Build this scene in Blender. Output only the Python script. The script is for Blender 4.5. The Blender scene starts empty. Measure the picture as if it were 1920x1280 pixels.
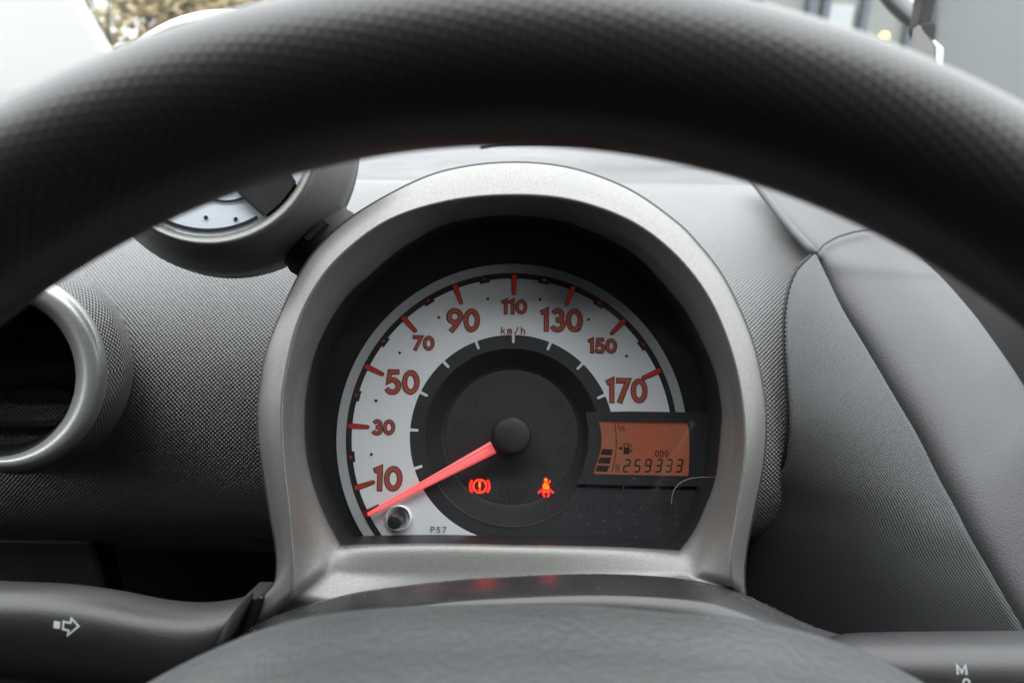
import bpy, bmesh, math, random
from mathutils import Vector, Matrix
random.seed(7)
sc = bpy.context.scene
R = math.radians
# ------------------------------------------------------------------ camera
F = 1290.0                       # focal length in photo pixels (1920 wide)
PITCH, ROLL = R(22.0), R(0.8)
CAM = Vector((0, 0, 1.10))
MC = Matrix.Translation(CAM) @ Matrix.Rotation(R(90) - PITCH, 4, 'X') @ Matrix.Rotation(ROLL, 4, 'Z')
cam = bpy.data.cameras.new('camera')
cam.sensor_width = 36.0
cam.lens = 36.0 * F / 1920.0
cam.clip_start, cam.clip_end = 0.005, 400.0
cam.dof.use_dof = True
cam.dof.focus_distance = 0.305
cam.dof.aperture_fstop = 8.5
cam_o = bpy.data.objects.new('camera', cam)
sc.collection.objects.link(cam_o)
cam_o.matrix_world = MC
sc.camera = cam_o
SKY = 2.2
# ------------------------------------------------------------------ world (even overcast sky)
w = bpy.data.worlds.new('World'); sc.world = w; w.use_nodes = True
bg = w.node_tree.nodes['Background']
# CIE overcast sky: zenith three times as bright as the horizon
_n, _l = w.node_tree.nodes, w.node_tree.links
_g = _n.new('ShaderNodeTexCoord'); _s = _n.new('ShaderNodeSeparateXYZ'); _l.new(_g.outputs['Generated'], _s.inputs[0])
_m = _n.new('ShaderNodeMath'); _m.operation = 'MULTIPLY_ADD'; _m.use_clamp = False
_c = _n.new('ShaderNodeMath'); _c.operation = 'MAXIMUM'; _c.inputs[1].default_value = 0.0; _l.new(_s.outputs[2], _c.inputs[0])
_l.new(_c.outputs[0], _m.inputs[0]); _m.inputs[1].default_value = 0.667; _m.inputs[2].default_value = 0.333
_k = _n.new('ShaderNodeMath'); _k.operation = 'MULTIPLY'; _k.inputs[1].default_value = SKY; _l.new(_m.outputs[0], _k.inputs[0])
bg.inputs[0].default_value = (0.95, 0.98, 1.0, 1)
_l.new(_k.outputs[0], bg.inputs[1])
sc.view_settings.view_transform = 'Standard'
sc.view_settings.look = 'None'
sc.view_settings.exposure = 1.75
sc.view_settings.gamma = 1.0
sc.view_settings.use_curve_mapping = False
sc.cycles.use_denoising = True
sc.cycles.max_bounces = 8
sc.cycles.transparent_max_bounces = 12
sc.cycles.caustics_reflective = False
sc.cycles.caustics_refractive = False

# windows of the car act as sky portals (they only guide sampling, they give off no light)
def portal(name, loc, rot, sx, sy):
    l = bpy.data.lights.new(name, 'AREA'); l.shape = 'RECTANGLE'; l.size = sx; l.size_y = sy
    l.cycles.is_portal = True
    o = bpy.data.objects.new(name, l); o.location = loc; o.rotation_euler = rot
    sc.collection.objects.link(o)

# ------------------------------------------------------------------ helpers
def C(px, py, d):
    """photo pixel + distance along the lens axis (m) -> world point"""
    return MC @ Vector(((px - 960) / F * d, (640 - py) / F * d, -d))
EYE = CAM.copy()
# dial frame: u right, v up the face, n towards the driver
TILT = PITCH + R(6.0)
DU = Vector((1, 0, 0)); DN = Vector((0, -math.cos(TILT), math.sin(TILT))); DV = DN.cross(DU)
DO = C(960, 818, 0.310)
def D(u, v, n=0.0):              # millimetres in the dial frame
    return DO + DU * (u * .001) + DV * (v * .001) + DN * (n * .001)
def Dp(px, py, n=0.0):           # pixel -> point on the plane n mm above the dial
    p = C(px, py, 1.0); r = p - EYE
    o = DO + DN * (n * .001)
    t = (o - EYE).dot(DN) / r.dot(DN)
    return EYE + r * t
def UV(px, py, n=0.0):           # pixel -> (u, v) in mm
    q = Dp(px, py, n) - DO
    return q.dot(DU) * 1000, q.dot(DV) * 1000

def link(o): sc.collection.objects.link(o); return o
def thing(name, label, cat, base, group=None):
    o = bpy.data.objects.new(name, None); o.empty_display_size = .02
    o.location = base; o['label'] = label; o['category'] = cat
    if group: o['group'] = group
    return link(o)
def origin(p):
    v = Vector((0, 0, 0))
    while p is not None: v += p.location; p = p.parent
    return v
def mesh(name, verts, faces, m, parent=None, smooth=True, uvs=None, label=None, loc=None):
    """verts are world points"""
    o0 = origin(parent) if parent is not None else (loc or Vector((0, 0, 0)))
    me = bpy.data.meshes.new(name)
    me.from_pydata([tuple(Vector(v) - o0) for v in verts], [], faces)
    if uvs:
        ul = me.uv_layers.new(name='UVMap')
        for l in me.loops: ul.data[l.index].uv = uvs[l.vertex_index]
    me.materials.append(m)
    bm = bmesh.new(); bm.from_mesh(me)
    bmesh.ops.recalc_face_normals(bm, faces=bm.faces[:]); bm.to_mesh(me); bm.free()
    for p in me.polygons: p.use_smooth = smooth
    o = bpy.data.objects.new(name, me)
    if parent is not None: o.parent = parent
    else: o.location = o0
    if label: o['label'] = label
    return link(o)
def crom(pts, n, closed=False):
    """Catmull-Rom resample of tuples"""
    k = len(pts); out = []
    segs = k if closed else k - 1
    for i in range(n):
        t = i / n * segs if closed else i / (n - 1) * segs
        j = min(int(t), segs - 1); f = t - j
        g = (lambda q: pts[q % k]) if closed else (lambda q: pts[max(0, min(k - 1, q))])
        a, b, c, d = g(j - 1), g(j), g(j + 1), g(j + 2)
        out.append(tuple(.5 * (2 * b[x] + (c[x] - a[x]) * f + (2 * a[x] - 5 * b[x] + 4 * c[x] - d[x]) * f * f
                               + (3 * b[x] - a[x] - 3 * c[x] + d[x]) * f ** 3) for x in range(len(b))))
    return out
def bylen(pts, n):
    """resample a polyline evenly by length"""
    P = [Vector(p) for p in pts]; L = [0]
    for a, b in zip(P, P[1:]): L.append(L[-1] + (b - a).length)
    out = []; j = 0
    for i in range(n):
        s = L[-1] * i / (n - 1)
        while j < len(P) - 2 and L[j + 1] < s: j += 1
        f = (s - L[j]) / max(1e-12, L[j + 1] - L[j])
        out.append(P[j].lerp(P[j + 1], min(1, f)))
    return out
def chaikin(pts, it=2):
    for _ in range(it):
        q = [pts[0]]
        for a, b in zip(pts, pts[1:]): q += [a.lerp(b, .25), a.lerp(b, .75)]
        pts = q + [pts[-1]]
    return pts
def grid(rows, closed=False):
    """rows: list of equal-length lists of Vectors -> verts, faces, uvs (metres)"""
    n = len(rows[0]); V = [p for r in rows for p in r]; Fc = []; U = []
    cv = 0
    for i, r in enumerate(rows):
        if i: cv += (r[n // 2] - rows[i - 1][n // 2]).length
        cu = 0
        for j, p in enumerate(r):
            if j: cu += (p - r[j - 1]).length
            U.append((cu, cv))
    for i in range(len(rows) - 1):
        for j in range(n if closed else n - 1):
            k = (j + 1) % n
            Fc.append((i * n + j, i * n + k, (i + 1) * n + k, (i + 1) * n + j))
    return V, Fc, U
def surf(name, rows, m, parent=None, closed=False, **k):
    V, Fc, U = grid(rows, closed)
    return mesh(name, V, Fc, m, parent, uvs=U, **k)
def prism(name, front, back, m, parent=None, smooth=False, bev=0.0, **k):
    """closed solid between two equal polygons (world points)"""
    n = len(front); V = list(front) + list(back)
    Fc = [tuple(range(n)), tuple(range(2 * n - 1, n - 1, -1))] + [(i, (i + 1) % n, n + (i + 1) % n, n + i) for i in range(n)]
    o = mesh(name, V, Fc, m, parent, smooth, **k)
    if bev:
        b = o.modifiers.new('bevel', 'BEVEL'); b.width = bev; b.segments = 3; b.limit_method = 'ANGLE'; b.angle_limit = R(35)
    return o
def tube(name, pts, r, m, parent=None, seg=8, closed=False, **k):
    rows = []
    n = len(pts)
    for i, p in enumerate(pts):
        a = pts[(i - 1) % n] if closed or i else pts[0]
        b = pts[(i + 1) % n] if closed or i < n - 1 else pts[-1]
        t = (b - a).normalized(); x = t.cross(Vector((.13, .2, .97))).normalized(); y = t.cross(x)
        rows.append([p + (x * math.cos(q) + y * math.sin(q)) * r for q in [2 * math.pi * s / seg for s in range(seg)]])
    if closed: rows.append(rows[0])
    V, Fc, U = grid(rows, True)
    return mesh(name, V, Fc, m, parent, uvs=U, **k)

# ------------------------------------------------------------------ materials
def nodes(name):
    m = bpy.data.materials.new(name); m.use_nodes = True
    nt = m.node_tree; return m, nt, nt.nodes, nt.links, nt.nodes['Principled BSDF']
def setp(b, **k):
    for a, v in k.items():
        a = a.replace('_', ' ')
        b.inputs[a].default_value = (*v, 1) if isinstance(v, tuple) and len(v) == 3 else v
def mth(N, L, op, a, b=None, c=None):
    n = N.new('ShaderNodeMath'); n.operation = op
    for i, x in enumerate((a, b, c)):
        if x is None: continue
        if isinstance(x, (int, float)): n.inputs[i].default_value = x
        else: L.new(x, n.inputs[i])
    return n.outputs[0]
def plain(name, col, rough=.5, metal=0.0, noise=0.0, nscale=400, bump=0.0, bscale=2500, **k):
    m, nt, N, L, b = nodes(name); setp(b, Base_Color=col, Roughness=rough, Metallic=metal, **k)
    tc = N.new('ShaderNodeTexCoord')
    if noise:
        nz = N.new('ShaderNodeTexNoise'); nz.inputs['Scale'].default_value = nscale; nz.inputs['Detail'].default_value = 4
        L.new(tc.outputs['Object'], nz.inputs['Vector'])
        mx = N.new('ShaderNodeMix'); mx.data_type = 'RGBA'
        mx.inputs['A'].default_value = (*[c * (1 - noise) for c in col], 1)
        mx.inputs['B'].default_value = (*[min(1, c * (1 + noise)) for c in col], 1)
        L.new(nz.outputs['Fac'], mx.inputs['Factor']); L.new(mx.outputs['Result'], b.inputs['Base Color'])
        rr = mth(N, L, 'MULTIPLY_ADD', nz.outputs['Fac'], .25, rough - .12); L.new(rr, b.inputs['Roughness'])
    else:       # hand marks: the gloss varies a little from place to place
        n4 = N.new('ShaderNodeTexNoise'); n4.inputs['Scale'].default_value = 28; n4.inputs['Detail'].default_value = 6
        L.new(tc.outputs['Object'], n4.inputs['Vector'])
        L.new(mth(N, L, 'MULTIPLY_ADD', n4.outputs['Fac'], .22, rough - .11), b.inputs['Roughness'])
    if bump:
        n2 = N.new('ShaderNodeTexNoise'); n2.inputs['Scale'].default_value = bscale; n2.inputs['Detail'].default_value = 3
        L.new(tc.outputs['Object'], n2.inputs['Vector'])
        bp = N.new('ShaderNodeBump'); bp.inputs['Strength'].default_value = bump; bp.inputs['Distance'].default_value = .0004
        L.new(n2.outputs['Fac'], bp.inputs['Height']); L.new(bp.outputs['Normal'], b.inputs['Normal'])
    return m
def relief(name, col, rough, period, kind, height, strength=1.0, rot=0.0, fine=0.0, **k):
    """moulded grain: UV in metres; 'diamond' = crossed diagonal ribs, 'hex' = honeycomb studs"""
    m, nt, N, L, b = nodes(name); setp(b, Base_Color=col, Roughness=rough, **k)
    uv = N.new('ShaderNodeUVMap'); sp = N.new('ShaderNodeSeparateXYZ'); L.new(uv.outputs[0], sp.inputs[0])
    kk = 2 * math.pi / period
    dirs = [rot + R(45), rot + R(135)] if kind == 'diamond' else [rot, rot + R(60), rot + R(120)]
    tot = None
    for a in dirs:
        x = mth(N, L, 'MULTIPLY', sp.outputs[0], math.cos(a) * kk); y = mth(N, L, 'MULTIPLY_ADD', sp.outputs[1], math.sin(a) * kk, x)
        s = mth(N, L, 'COSINE', y); tot = s if tot is None else mth(N, L, 'ADD', tot, s)
    tc = N.new('ShaderNodeTexCoord')
    nz = N.new('ShaderNodeTexNoise'); nz.inputs['Scale'].default_value = 3000; L.new(tc.outputs['Object'], nz.inputs['Vector'])
    if fine: tot = mth(N, L, 'MULTIPLY_ADD', nz.outputs['Fac'], fine, tot)
    bp = N.new('ShaderNodeBump'); bp.inputs['Strength'].default_value = strength; bp.inputs['Distance'].default_value = height
    L.new(tot, bp.inputs['Height']); L.new(bp.outputs['Normal'], b.inputs['Normal'])
    n3 = N.new('ShaderNodeTexNoise'); n3.inputs['Scale'].default_value = 35; n3.inputs['Detail'].default_value = 5
    L.new(tc.outputs['Object'], n3.inputs['Vector'])
    L.new(mth(N, L, 'MULTIPLY_ADD', n3.outputs['Fac'], .16, rough - .08), b.inputs['Roughness'])
    return m
def lit(name, col, strength, base=None):
    m, nt, N, L, b = nodes(name)
    setp(b, Base_Color=base or col, Roughness=.4, Emission_Color=col, Emission_Strength=strength)
    return m
def flake(name, col, rough):
    """metal-flake silver paint"""
    m, nt, N, L, b = nodes(name); setp(b, Base_Color=col, Roughness=rough, Metallic=.55)
    tc = N.new('ShaderNodeTexCoord')
    vo = N.new('ShaderNodeTexVoronoi'); vo.inputs['Scale'].default_value = 2600; L.new(tc.outputs['Object'], vo.inputs['Vector'])
    nz = N.new('ShaderNodeTexNoise'); nz.inputs['Scale'].default_value = 900; L.new(tc.outputs['Object'], nz.inputs['Vector'])
    hs = N.new('ShaderNodeSeparateXYZ'); L.new(vo.outputs['Color'], hs.inputs[0])
    f = mth(N, L, 'MULTIPLY_ADD', hs.outputs[0], .24, .87)
    f = mth(N, L, 'MULTIPLY', f, mth(N, L, 'MULTIPLY_ADD', nz.outputs['Fac'], .3, .85))
    mx = N.new('ShaderNodeVectorMath'); mx.operation = 'SCALE'; mx.inputs[0].default_value = col
    L.new(f, mx.inputs['Scale']); L.new(mx.outputs[0], b.inputs['Base Color'])
    bp = N.new('ShaderNodeBump'); bp.inputs['Strength'].default_value = .12; bp.inputs['Distance'].default_value = .0003
    L.new(hs.outputs[1], bp.inputs['Height']); L.new(bp.outputs['Normal'], b.inputs['Normal'])
    return m
def clear(name, refl_ior=1.45, tint=(1, 1, 1), rough=.0):
    """thin clear pane: see-through with a Fresnel reflection"""
    m, nt, N, L, b = nodes(name); N.remove(b)
    out = [n for n in N if n.type == 'OUTPUT_MATERIAL'][0]
    t = N.new('ShaderNodeBsdfTransparent'); t.inputs[0].default_value = (*tint, 1)
    g = N.new('ShaderNodeBsdfGlossy'); g.inputs['Roughness'].default_value = rough
    lw = N.new('ShaderNodeLayerWeight'); lw.inputs[0].default_value = .5
    f0 = ((refl_ior - 1) / (refl_ior + 1)) ** 2 * 2
    fac = mth(N, L, 'MULTIPLY_ADD', mth(N, L, 'POWER', lw.outputs['Facing'], 5.0), 1 - f0, f0)
    mx = N.new('ShaderNodeMixShader'); L.new(fac, mx.inputs[0]); L.new(t.outputs[0], mx.inputs[1]); L.new(g.outputs[0], mx.inputs[2])
    L.new(mx.outputs[0], out.inputs[0])
    return m

M = {}
M['silver'] = flake('silver_paint', (.175, .174, .164), .43)
M['vent_silver'] = flake('vent_silver_paint', (.34, .345, .335), .38)
M['dark_silver'] = flake('graphite_paint', (.16, .16, .155), .45)
M['knurl'] = relief('knurled_plastic', (.082, .082, .083), .35, .0017, 'diamond', .00019, 1.0, Specular_IOR_Level=.85)
M['fine_knurl'] = relief('fine_knurled_plastic', (.057, .059, .060), .40, .0010, 'diamond', .00012, .8)
M['wheel'] = relief('wheel_foam', (.020, .0196, .0188), .40, .0020, 'hex', .00010, .27, R(12), fine=.8)
M['pad'] = plain('airbag_plastic', (.043, .044, .045), .46, bump=1.0, bscale=380)
M['cover'] = plain('column_plastic', (.013, .013, .014), .42, bump=.25, bscale=1500)
M['gloss_cover'] = plain('column_cover_plastic', (.020, .020, .021), .27, bump=.08, bscale=1500)
M['grain'] = plain('grained_plastic', (.047, .047, .049), .48, Specular_IOR_Level=.45, bump=.6, bscale=1100)
M['smooth_black'] = plain('smooth_black_plastic', (.012, .012, .013), .4)
M['matte_black'] = plain('matte_black', (.008, .008, .009), .7)
M['mask'] = plain('cluster_mask', (.0085, .009, .010), .5)
M['stitch'] = plain('edge_trim', (.015, .015, .016), .5, bump=1.0, bscale=700)
M['dial_silver'] = plain('dial_silver', (.66, .68, .69), .45, .1, noise=.05, nscale=900)
M['dial_grey'] = plain('dial_grey', (.38, .39, .395), .45, .1, noise=.05, nscale=900)
M['track'] = plain('dial_track', (.0145, .0145, .016), .5)
M['charcoal'] = plain('dial_charcoal', (.022, .023, .025), .5)
M['slope'] = plain('dial_slope', (.010, .0105, .0115), .6, Specular_IOR_Level=.2)
M['disc'] = plain('telltale_disc', (.031, .031, .034), .45, noise=.08, nscale=500)
M['ghost'] = plain('unlit_symbol', (.0145, .0145, .016), .5)
M['red_print'] = lit('red_print', (.40, .060, .035), .024, (.27, .062, .045))
M['red_tick'] = lit('red_tick', (.50, .022, .010), .03, (.27, .035, .022))
M['outline'] = plain('print_outline', (.016, .008, .008), .5)
M['white_print'] = plain('white_print', (.62, .63, .64), .5)
M['ink'] = plain('black_print', (.015, .015, .018), .5)
M['cap'] = plain('hub_cap_plastic', (.008, .008, .0085), .6, bump=.6, bscale=2200)
M['chrome'] = plain('chrome', (.75, .75, .76), .12, 1.0)
M['socket'] = plain('socket_metal', (.80, .80, .80), .22, .35)
M['needle'] = lit('needle_red', (1.0, .10, .115), .17, (.6, .12, .12))
M['lamp_red'] = lit('telltale_red', (1.0, .0045, .0025), 5)
M['lamp_orange'] = lit('telltale_orange', (1.0, .0075, .003), 5.2)
M['lamp_yellow'] = lit('telltale_yellow', (1.0, .020, .001), 5.2)
M['lens'] = clear('clear_lens', 1.12)
M['dust'] = plain('dust', (.30, .30, .30), .8)
M['rubber'] = plain('rubber', (.006, .006, .006), .6, Specular_IOR_Level=.25)
M['pale_trim'] = plain('pale_trim', (.30, .30, .285), .6, noise=.05, nscale=60)
M['grey_trim'] = plain('grey_trim', (.095, .104, .104), .6, noise=.06, nscale=200)
M['clip_grey'] = plain('clip_grey', (.09, .087, .08), .5)
M['clip_white'] = plain('clip_white', (.5, .52, .51), .5)
M['stalk_print'] = plain('stalk_print', (.85, .87, .86), .6)
M['glass'] = clear('window_glass', 1.3)
M['mirror_shell'] = plain('mirror_shell', (.02, .02, .022), .3)
M['mirror_glass'] = plain('mirror_glass', (.5, .5, .5), .15, .9)
M['tach_face'] = plain('tach_face', (.74, .80, .86), .45, .0)
M['tach_bar'] = plain('tach_bar', (.022, .023, .025), .45, noise=.1)
M['cabin'] = plain('cabin_trim', (.025, .025, .026), .8)
M['headlining'] = plain('headlining', (.16, .16, .155), .9)
# orange display glass, back-lit a little unevenly
def lcd_mat():
    m, nt, N, L, b = nodes('orange_display')
    tc = N.new('ShaderNodeTexCoord'); nz = N.new('ShaderNodeTexNoise'); nz.inputs['Scale'].default_value = 45; nz.inputs['Detail'].default_value = 1
    L.new(tc.outputs['Object'], nz.inputs['Vector'])
    rp = N.new('ShaderNodeValToRGB'); rp.color_ramp.elements[0].color = (.46, .080, .028, 1); rp.color_ramp.elements[1].color = (.36, .125, .06, 1)
    rp.color_ramp.elements[0].position = .35; rp.color_ramp.elements[1].position = .6
    L.new(nz.outputs['Fac'], rp.inputs[0]); L.new(rp.outputs[0], b.inputs['Emission Color'])
    setp(b, Base_Color=(.15, .058, .036), Roughness=.5, Emission_Strength=.07)
    return m
M['lcd'] = lcd_mat()

# ------------------------------------------------------------------ car shell (roof and body round the driver, window gaps let the sky in)
def box(a, b):
    x0, y0, z0 = a; x1, y1, z1 = b
    V = [Vector(p) for p in ((x0,y0,z0),(x1,y0,z0),(x1,y1,z0),(x0,y1,z0),(x0,y0,z1),(x1,y0,z1),(x1,y1,z1),(x0,y1,z1))]
    return V, [(0,1,2,3),(4,5,6,7),(0,1,5,4),(1,2,6,5),(2,3,7,6),(3,0,4,7)]
def boxo(name, a, b, m, parent=None, bev=0.0, **k):
    V, Fc = box(a, b); o = mesh(name, V, Fc, m, parent, False, **k)
    if bev:
        q = o.modifiers.new('bevel', 'BEVEL'); q.width = bev; q.segments = 2
    return o
XL, XR = -.98, .46
cabin = thing('car_cabin', 'dark car cabin shell enclosing the driver seat', 'car', Vector((-.26, 0, .3)))
cabin['kind'] = 'structure'
boxo('roof_lining', (XL, -1.9, 1.55), (XR, .05, 1.58), M['headlining'], cabin)
boxo('floor', (XL, -1.9, .30), (XR, .95, .34), M['cabin'], cabin)
boxo('door_panel', (XL - .06, -1.9, .30), (XL, 1.0, 1.00), M['cabin'], cabin)
boxo('door_panel', (XR + .02, -1.9, .30), (XR + .08, .62, .98), M['cabin'], cabin)
boxo('bulkhead', (XL, .85, .30), (XR, .95, .86), M['cabin'], cabin)
boxo('unseen_closed_tailgate', (XL, -1.96, .30), (XR, -1.9, 1.56), M['cabin'], cabin)  # out of view, rear window left out to keep light from behind away
# unseen side blockers added to cut window light, then an added unseen seat behind the camera
for x0, x1 in ((XL - .06, XL), (XR + .02, XR + .08)):
    boxo('side_window_blocker', (x0, -1.9, .985), (x1, -.10, 1.56), M['cabin'], cabin)
boxo('added_seat_backrest', (-.25, -.66, .55), (.25, -.52, 1.20), M['cabin'], cabin, .04)  # unseen seat, added to block light from the rear
boxo('added_seat_headrest', (-.13, -.66, 1.22), (.13, -.55, 1.42), M['cabin'], cabin, .03)
boxo('added_seat_cushion', (-.25, -.52, .45), (.25, -.06, .60), M['cabin'], cabin, .04)

# ------------------------------------------------------------------ dashboard
dash = thing('dashboard', 'dark grey plastic dashboard with knurled grain behind the gauges', 'dashboard', Vector((-.2, .5, .7)))
prof = [(349,.520),(341,.505),(350,.490),(380,.468),(440,.435),(520,.408),(600,.392),(700,.381),(800,.377),(880,.379),(950,.386),(1000,.400),(1030,.430),(1040,.47)]
def yz(py, d): p = C(960, py, d); return (p.y, p.z)
pts = crom([yz(*p) for p in prof], 60)
xs = [XL + .02 + (0.193 - XL - .02) * i / 60 for i in range(61)]
surf('knurled_panel', [[Vector((x, y, z)) for x in xs] for y, z in pts], M['knurl'], dash)
pad = crom([yz(*p) for p in [(352,.512),(346,.514),(336,.53),(310,.60),(280,.72),(262,.90)]], 24)
surf('top_pad', [[Vector((x, y, z)) for x in [XL + .02 + (.40 - XL) * i / 30 for i in range(31)]] for y, z in pad], M['grain'], dash)
# far demister slot on the top pad
a = [C(x, y, .62) + Vector((0, 0, .006)) for x, y in ((900,288),(930,281),(1010,279),(1110,280),(1230,290),(1330,306))]
tube('demister_lip', bylen(a, 24), .0025, M['grain'], dash)
# lower dark panels under the knurled roll
def slab(name, poly, d, th, m, parent=None, bev=0.0, **k):
    f = [C(x, y, dd if not isinstance(d, (int, float)) else d) for (x, y, *r) in poly for dd in [r[0] if r else d]]
    dirn = (MC.to_3x3() @ Vector((0, 0, -1)))
    return prism(name, f, [p + dirn * th for p in f], m, parent, bev=bev, **k)
slab('lower_panel', [(-400,960),(1500,960),(1600,1500),(-400,1500)], .50, .01, M['smooth_black'], dash)
slab('knee_panel', [(-60,1006),(172,1010),(205,1130),(215,1330),(-60,1330)], .42, .02, M['cover'], dash, .003)
slab('knee_panel', [(466,998),(560,1000),(560,1024),(470,1018)], .41, .02, M['cover'], dash, .002)
# end panel on the right, finer grain, framed by a seam
Lc = [(1527,476,.398),(1494,512,.390),(1477,570,.382),(1474,640,.376),(1478,720,.372),(1481,790,.371),(1476,850,.374),(1462,900,.380),(1440,945,.390),(1415,1000,.400),(1395,1080,.412),(1380,1180,.424),(1370,1330,.44)]
Rc = [(1531,478,.397),(1552,522,.389),(1580,580,.380),(1622,650,.371),(1672,735,.361),(1722,820,.352),(1757,890,.345),(1790,950,.339),(1818,1005,.334),(1850,1060,.330),(1890,1130,.325),(1950,1230,.319),(2010,1330,.313)]
Lc = crom(Lc, 60); Rc = crom(Rc, 60)
rows = []
for (a, b) in zip(Lc, Rc):
    A, B = C(*a), C(*b); q = []
    nrm = (EYE - (A + B) / 2).normalized()
    wd = (B - A).length
    for j in range(33):
        t = j / 32
        q.append(A.lerp(B, t) + nrm * (math.sin(math.pi * t) * wd * .07))
    rows.append(q)
fwd = (MC.to_3x3() @ Vector((0, 0, -1)))
rows = [[r[0] + fwd * .02 + Vector((.012, 0, 0))] + [r[0] + fwd * .002 + Vector((.0008, 0, 0))] + r + [r[-1] + fwd * .002 + Vector((.0008, 0, 0)), r[-1] + fwd * .02 + Vector((.0015, 0, 0))] for r in rows]
surf('end_panel', rows, M['fine_knurl'], dash)
tube('seam', [C(*p) + fwd * .0022 - Vector((.0006, 0, 0)) for p in Lc[:46]], .0009, M['matte_black'], dash, 6)
# side slope right of the ridge, falling away to the door
Sr = [(1415,342,.470),(1470,412,.430),(1531,478,.403),(1552,522,.395),(1580,580,.386),(1622,650,.377),(1672,735,.367),(1722,820,.358),(1757,890,.351),(1790,950,.345),(1818,1005,.340),(1850,1060,.336),(1890,1130,.331),(1950,1230,.325),(2010,1330,.320)]
Se = [(1560,330,.520),(1640,400,.470),(1738,496,.425),(1770,528,.418),(1800,562,.412),(1828,596,.406),(1860,640,.400),(1895,690,.394),(1930,745,.388),(1965,800,.382),(2000,860,.378),(2035,920,.374),(2070,990,.370),(2110,1080,.366),(2150,1180,.362)]
Sr = crom(Sr, 60); Se = crom(Se, 60)
rows = []
for a, b in zip(Sr, Se):
    A, B = C(*a), C(*b); nrm = (EYE - A).normalized(); q = []
    for j in range(25):
        t = j / 24
        lift = .010 * (1 - math.exp(-t * 9)) - .004
        q.append(A.lerp(B, t) + nrm * lift + nrm * .004 * math.sin(math.pi * t))
    rows.append(q + [q[-1] + fwd * .012 + Vector((.002, 0, -.004)), q[-1] + fwd * .05])
surf('side_slope', rows, M['grain'], dash)
tube('seam', bylen([C(1531,474,.3985), C(1545,458,.402), C(1570,444,.410), C(1600,435,.418), C(1640,428,.43)], 16), .0006, M['cabin'], dash, 6)
tube('ridge', [C(*p) + (EYE - C(*p)).normalized() * .001 for p in crom([(1410,334,.476),(1440,374,.452),(1480,424,.424),(1524,472,.402),(1538,490,.415)], 24)], .0026, M['grain'], dash, 10)
slab('door_shadow_sheet', [(1640,380),(1990,380),(1990,1000),(1800,700)], .52, .02, M['matte_black'], dash)  # black sheet standing in for the shadow beside the door

# ------------------------------------------------------------------ speedometer pod
pod = thing('speedometer_pod', 'round silver speedometer pod in the middle with a red needle at zero', 'speedometer', D(0, -70, 0))
NA, NB = 120, 44
def loop(arch, bottom, n, nb):
    A = bylen([Dp(x, y, n) for x, y in crom(arch, 400)], NA)
    B = bylen([Dp(x, y, n + (nb - n) * math.sin(math.pi * i / 199) ** .35) for i, (x, y) in enumerate(crom([arch[-1]] + bottom + [arch[0]], 200))], NB)
    return A[:-1] + B[:-1]
outer = loop([(471,1176),(490,1122),(512,1102),(518,1070),(517,1030),(506,968),(491,878),(485,839),(482,780),(487,724),(503,645),(559,517),(606,452),(676,395),(786,336),(870,312),(957,304),(1040,309),(1114,327),(1190,360),(1260,409),(1300,446),(1358,521),(1409,632),(1432,730),(1437,800),(1431,875),(1416,950),(1401,1025),(1396,1081),(1399,1116)],
             [(1390,1190),(1180,1230),(960,1240),(740,1235),(520,1225)], 34, 30)
face = loop([(548,1118),(550,1090),(549,1053),(543,960),(533,870),(529,790),(533,720),(556,612),(592,536),(645,473),(730,412),(840,378),(957,367),(1070,376),(1180,414),(1262,474),(1325,552),(1365,640),(1388,730),(1397,820),(1393,890),(1383,960),(1374,1030),(1372,1060),(1375,1098)],
            [(1100,1140),(960,1145),(750,1145)], 44, 33)
crease = loop([(606,1070),(588,1030),(572,970),(556,890),(548,820),(549,750),(560,690),(590,612),(632,543),(680,493),(745,441),(822,404),(890,390),(957,385),(1025,390),(1095,405),(1190,455),(1265,522),(1322,603),(1362,695),(1377,770),(1377,819),(1371,875),(1357,935),(1337,1000),(1307,1078)],
              [(1100,1074),(960,1075),(700,1078)], 33, 27.5)
openg = loop([(635,1025),(604,967),(577,889),(567,819),(570,735),(587,661),(612,605),(650,549),(690,513),(749,464),(822,422),(890,405),(957,400),(1025,405),(1090,422),(1187,470),(1265,550),(1307,611),(1344,696),(1357,765),(1356,807),(1347,891),(1332,938),(1307,994),(1278,1034)],
             [(1147,1027),(960,1023.5),(834,1021),(700,1022)], 24, 24)
cols = []
for o_, f_, c_, p_ in zip(outer, face, crease, openg):
    prof_ = [o_ - DN * .004, o_, o_.lerp(f_, .45) + DN * .0012, f_, c_, p_, p_ - DN * .0035]
    # keep the face edges crisp-but-round
    fine = []
    for k, q in enumerate(prof_):
        if k in (3, 4): fine.append(prof_[k - 1].lerp(q, .72))
        fine.append(q)
        if k in (3, 4): fine.append(q.lerp(prof_[k + 1], .28))
    cols.append(chaikin(fine, 2))
rows = [[cols[j][i] for j in range(len(cols))] for i in range(len(cols[0]))]
surf('bezel', rows, M['silver'], pod, closed=True)
# dark edging strip with a stitched look round the outside, and the shell running back into the dashboard
cen = sum(outer, Vector()) / len(outer)
def scaled(lp, s, dn): return [cen + (p - cen) * s + DN * dn for p in lp]
surf('edge_trim', [scaled(outer, 1.0, -.0042), scaled(outer, 1.0205, -.0048), scaled(outer, 1.0235, -.0060), scaled(outer, 1.023, -.010), scaled(outer, 1.0, -.012)], M['stitch'], pod, closed=True)
surf('shell', [scaled(outer, .992, -.011), scaled(outer, .985, -.04), scaled(outer, .97, -.13)], M['grain'], pod, closed=True)
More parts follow.
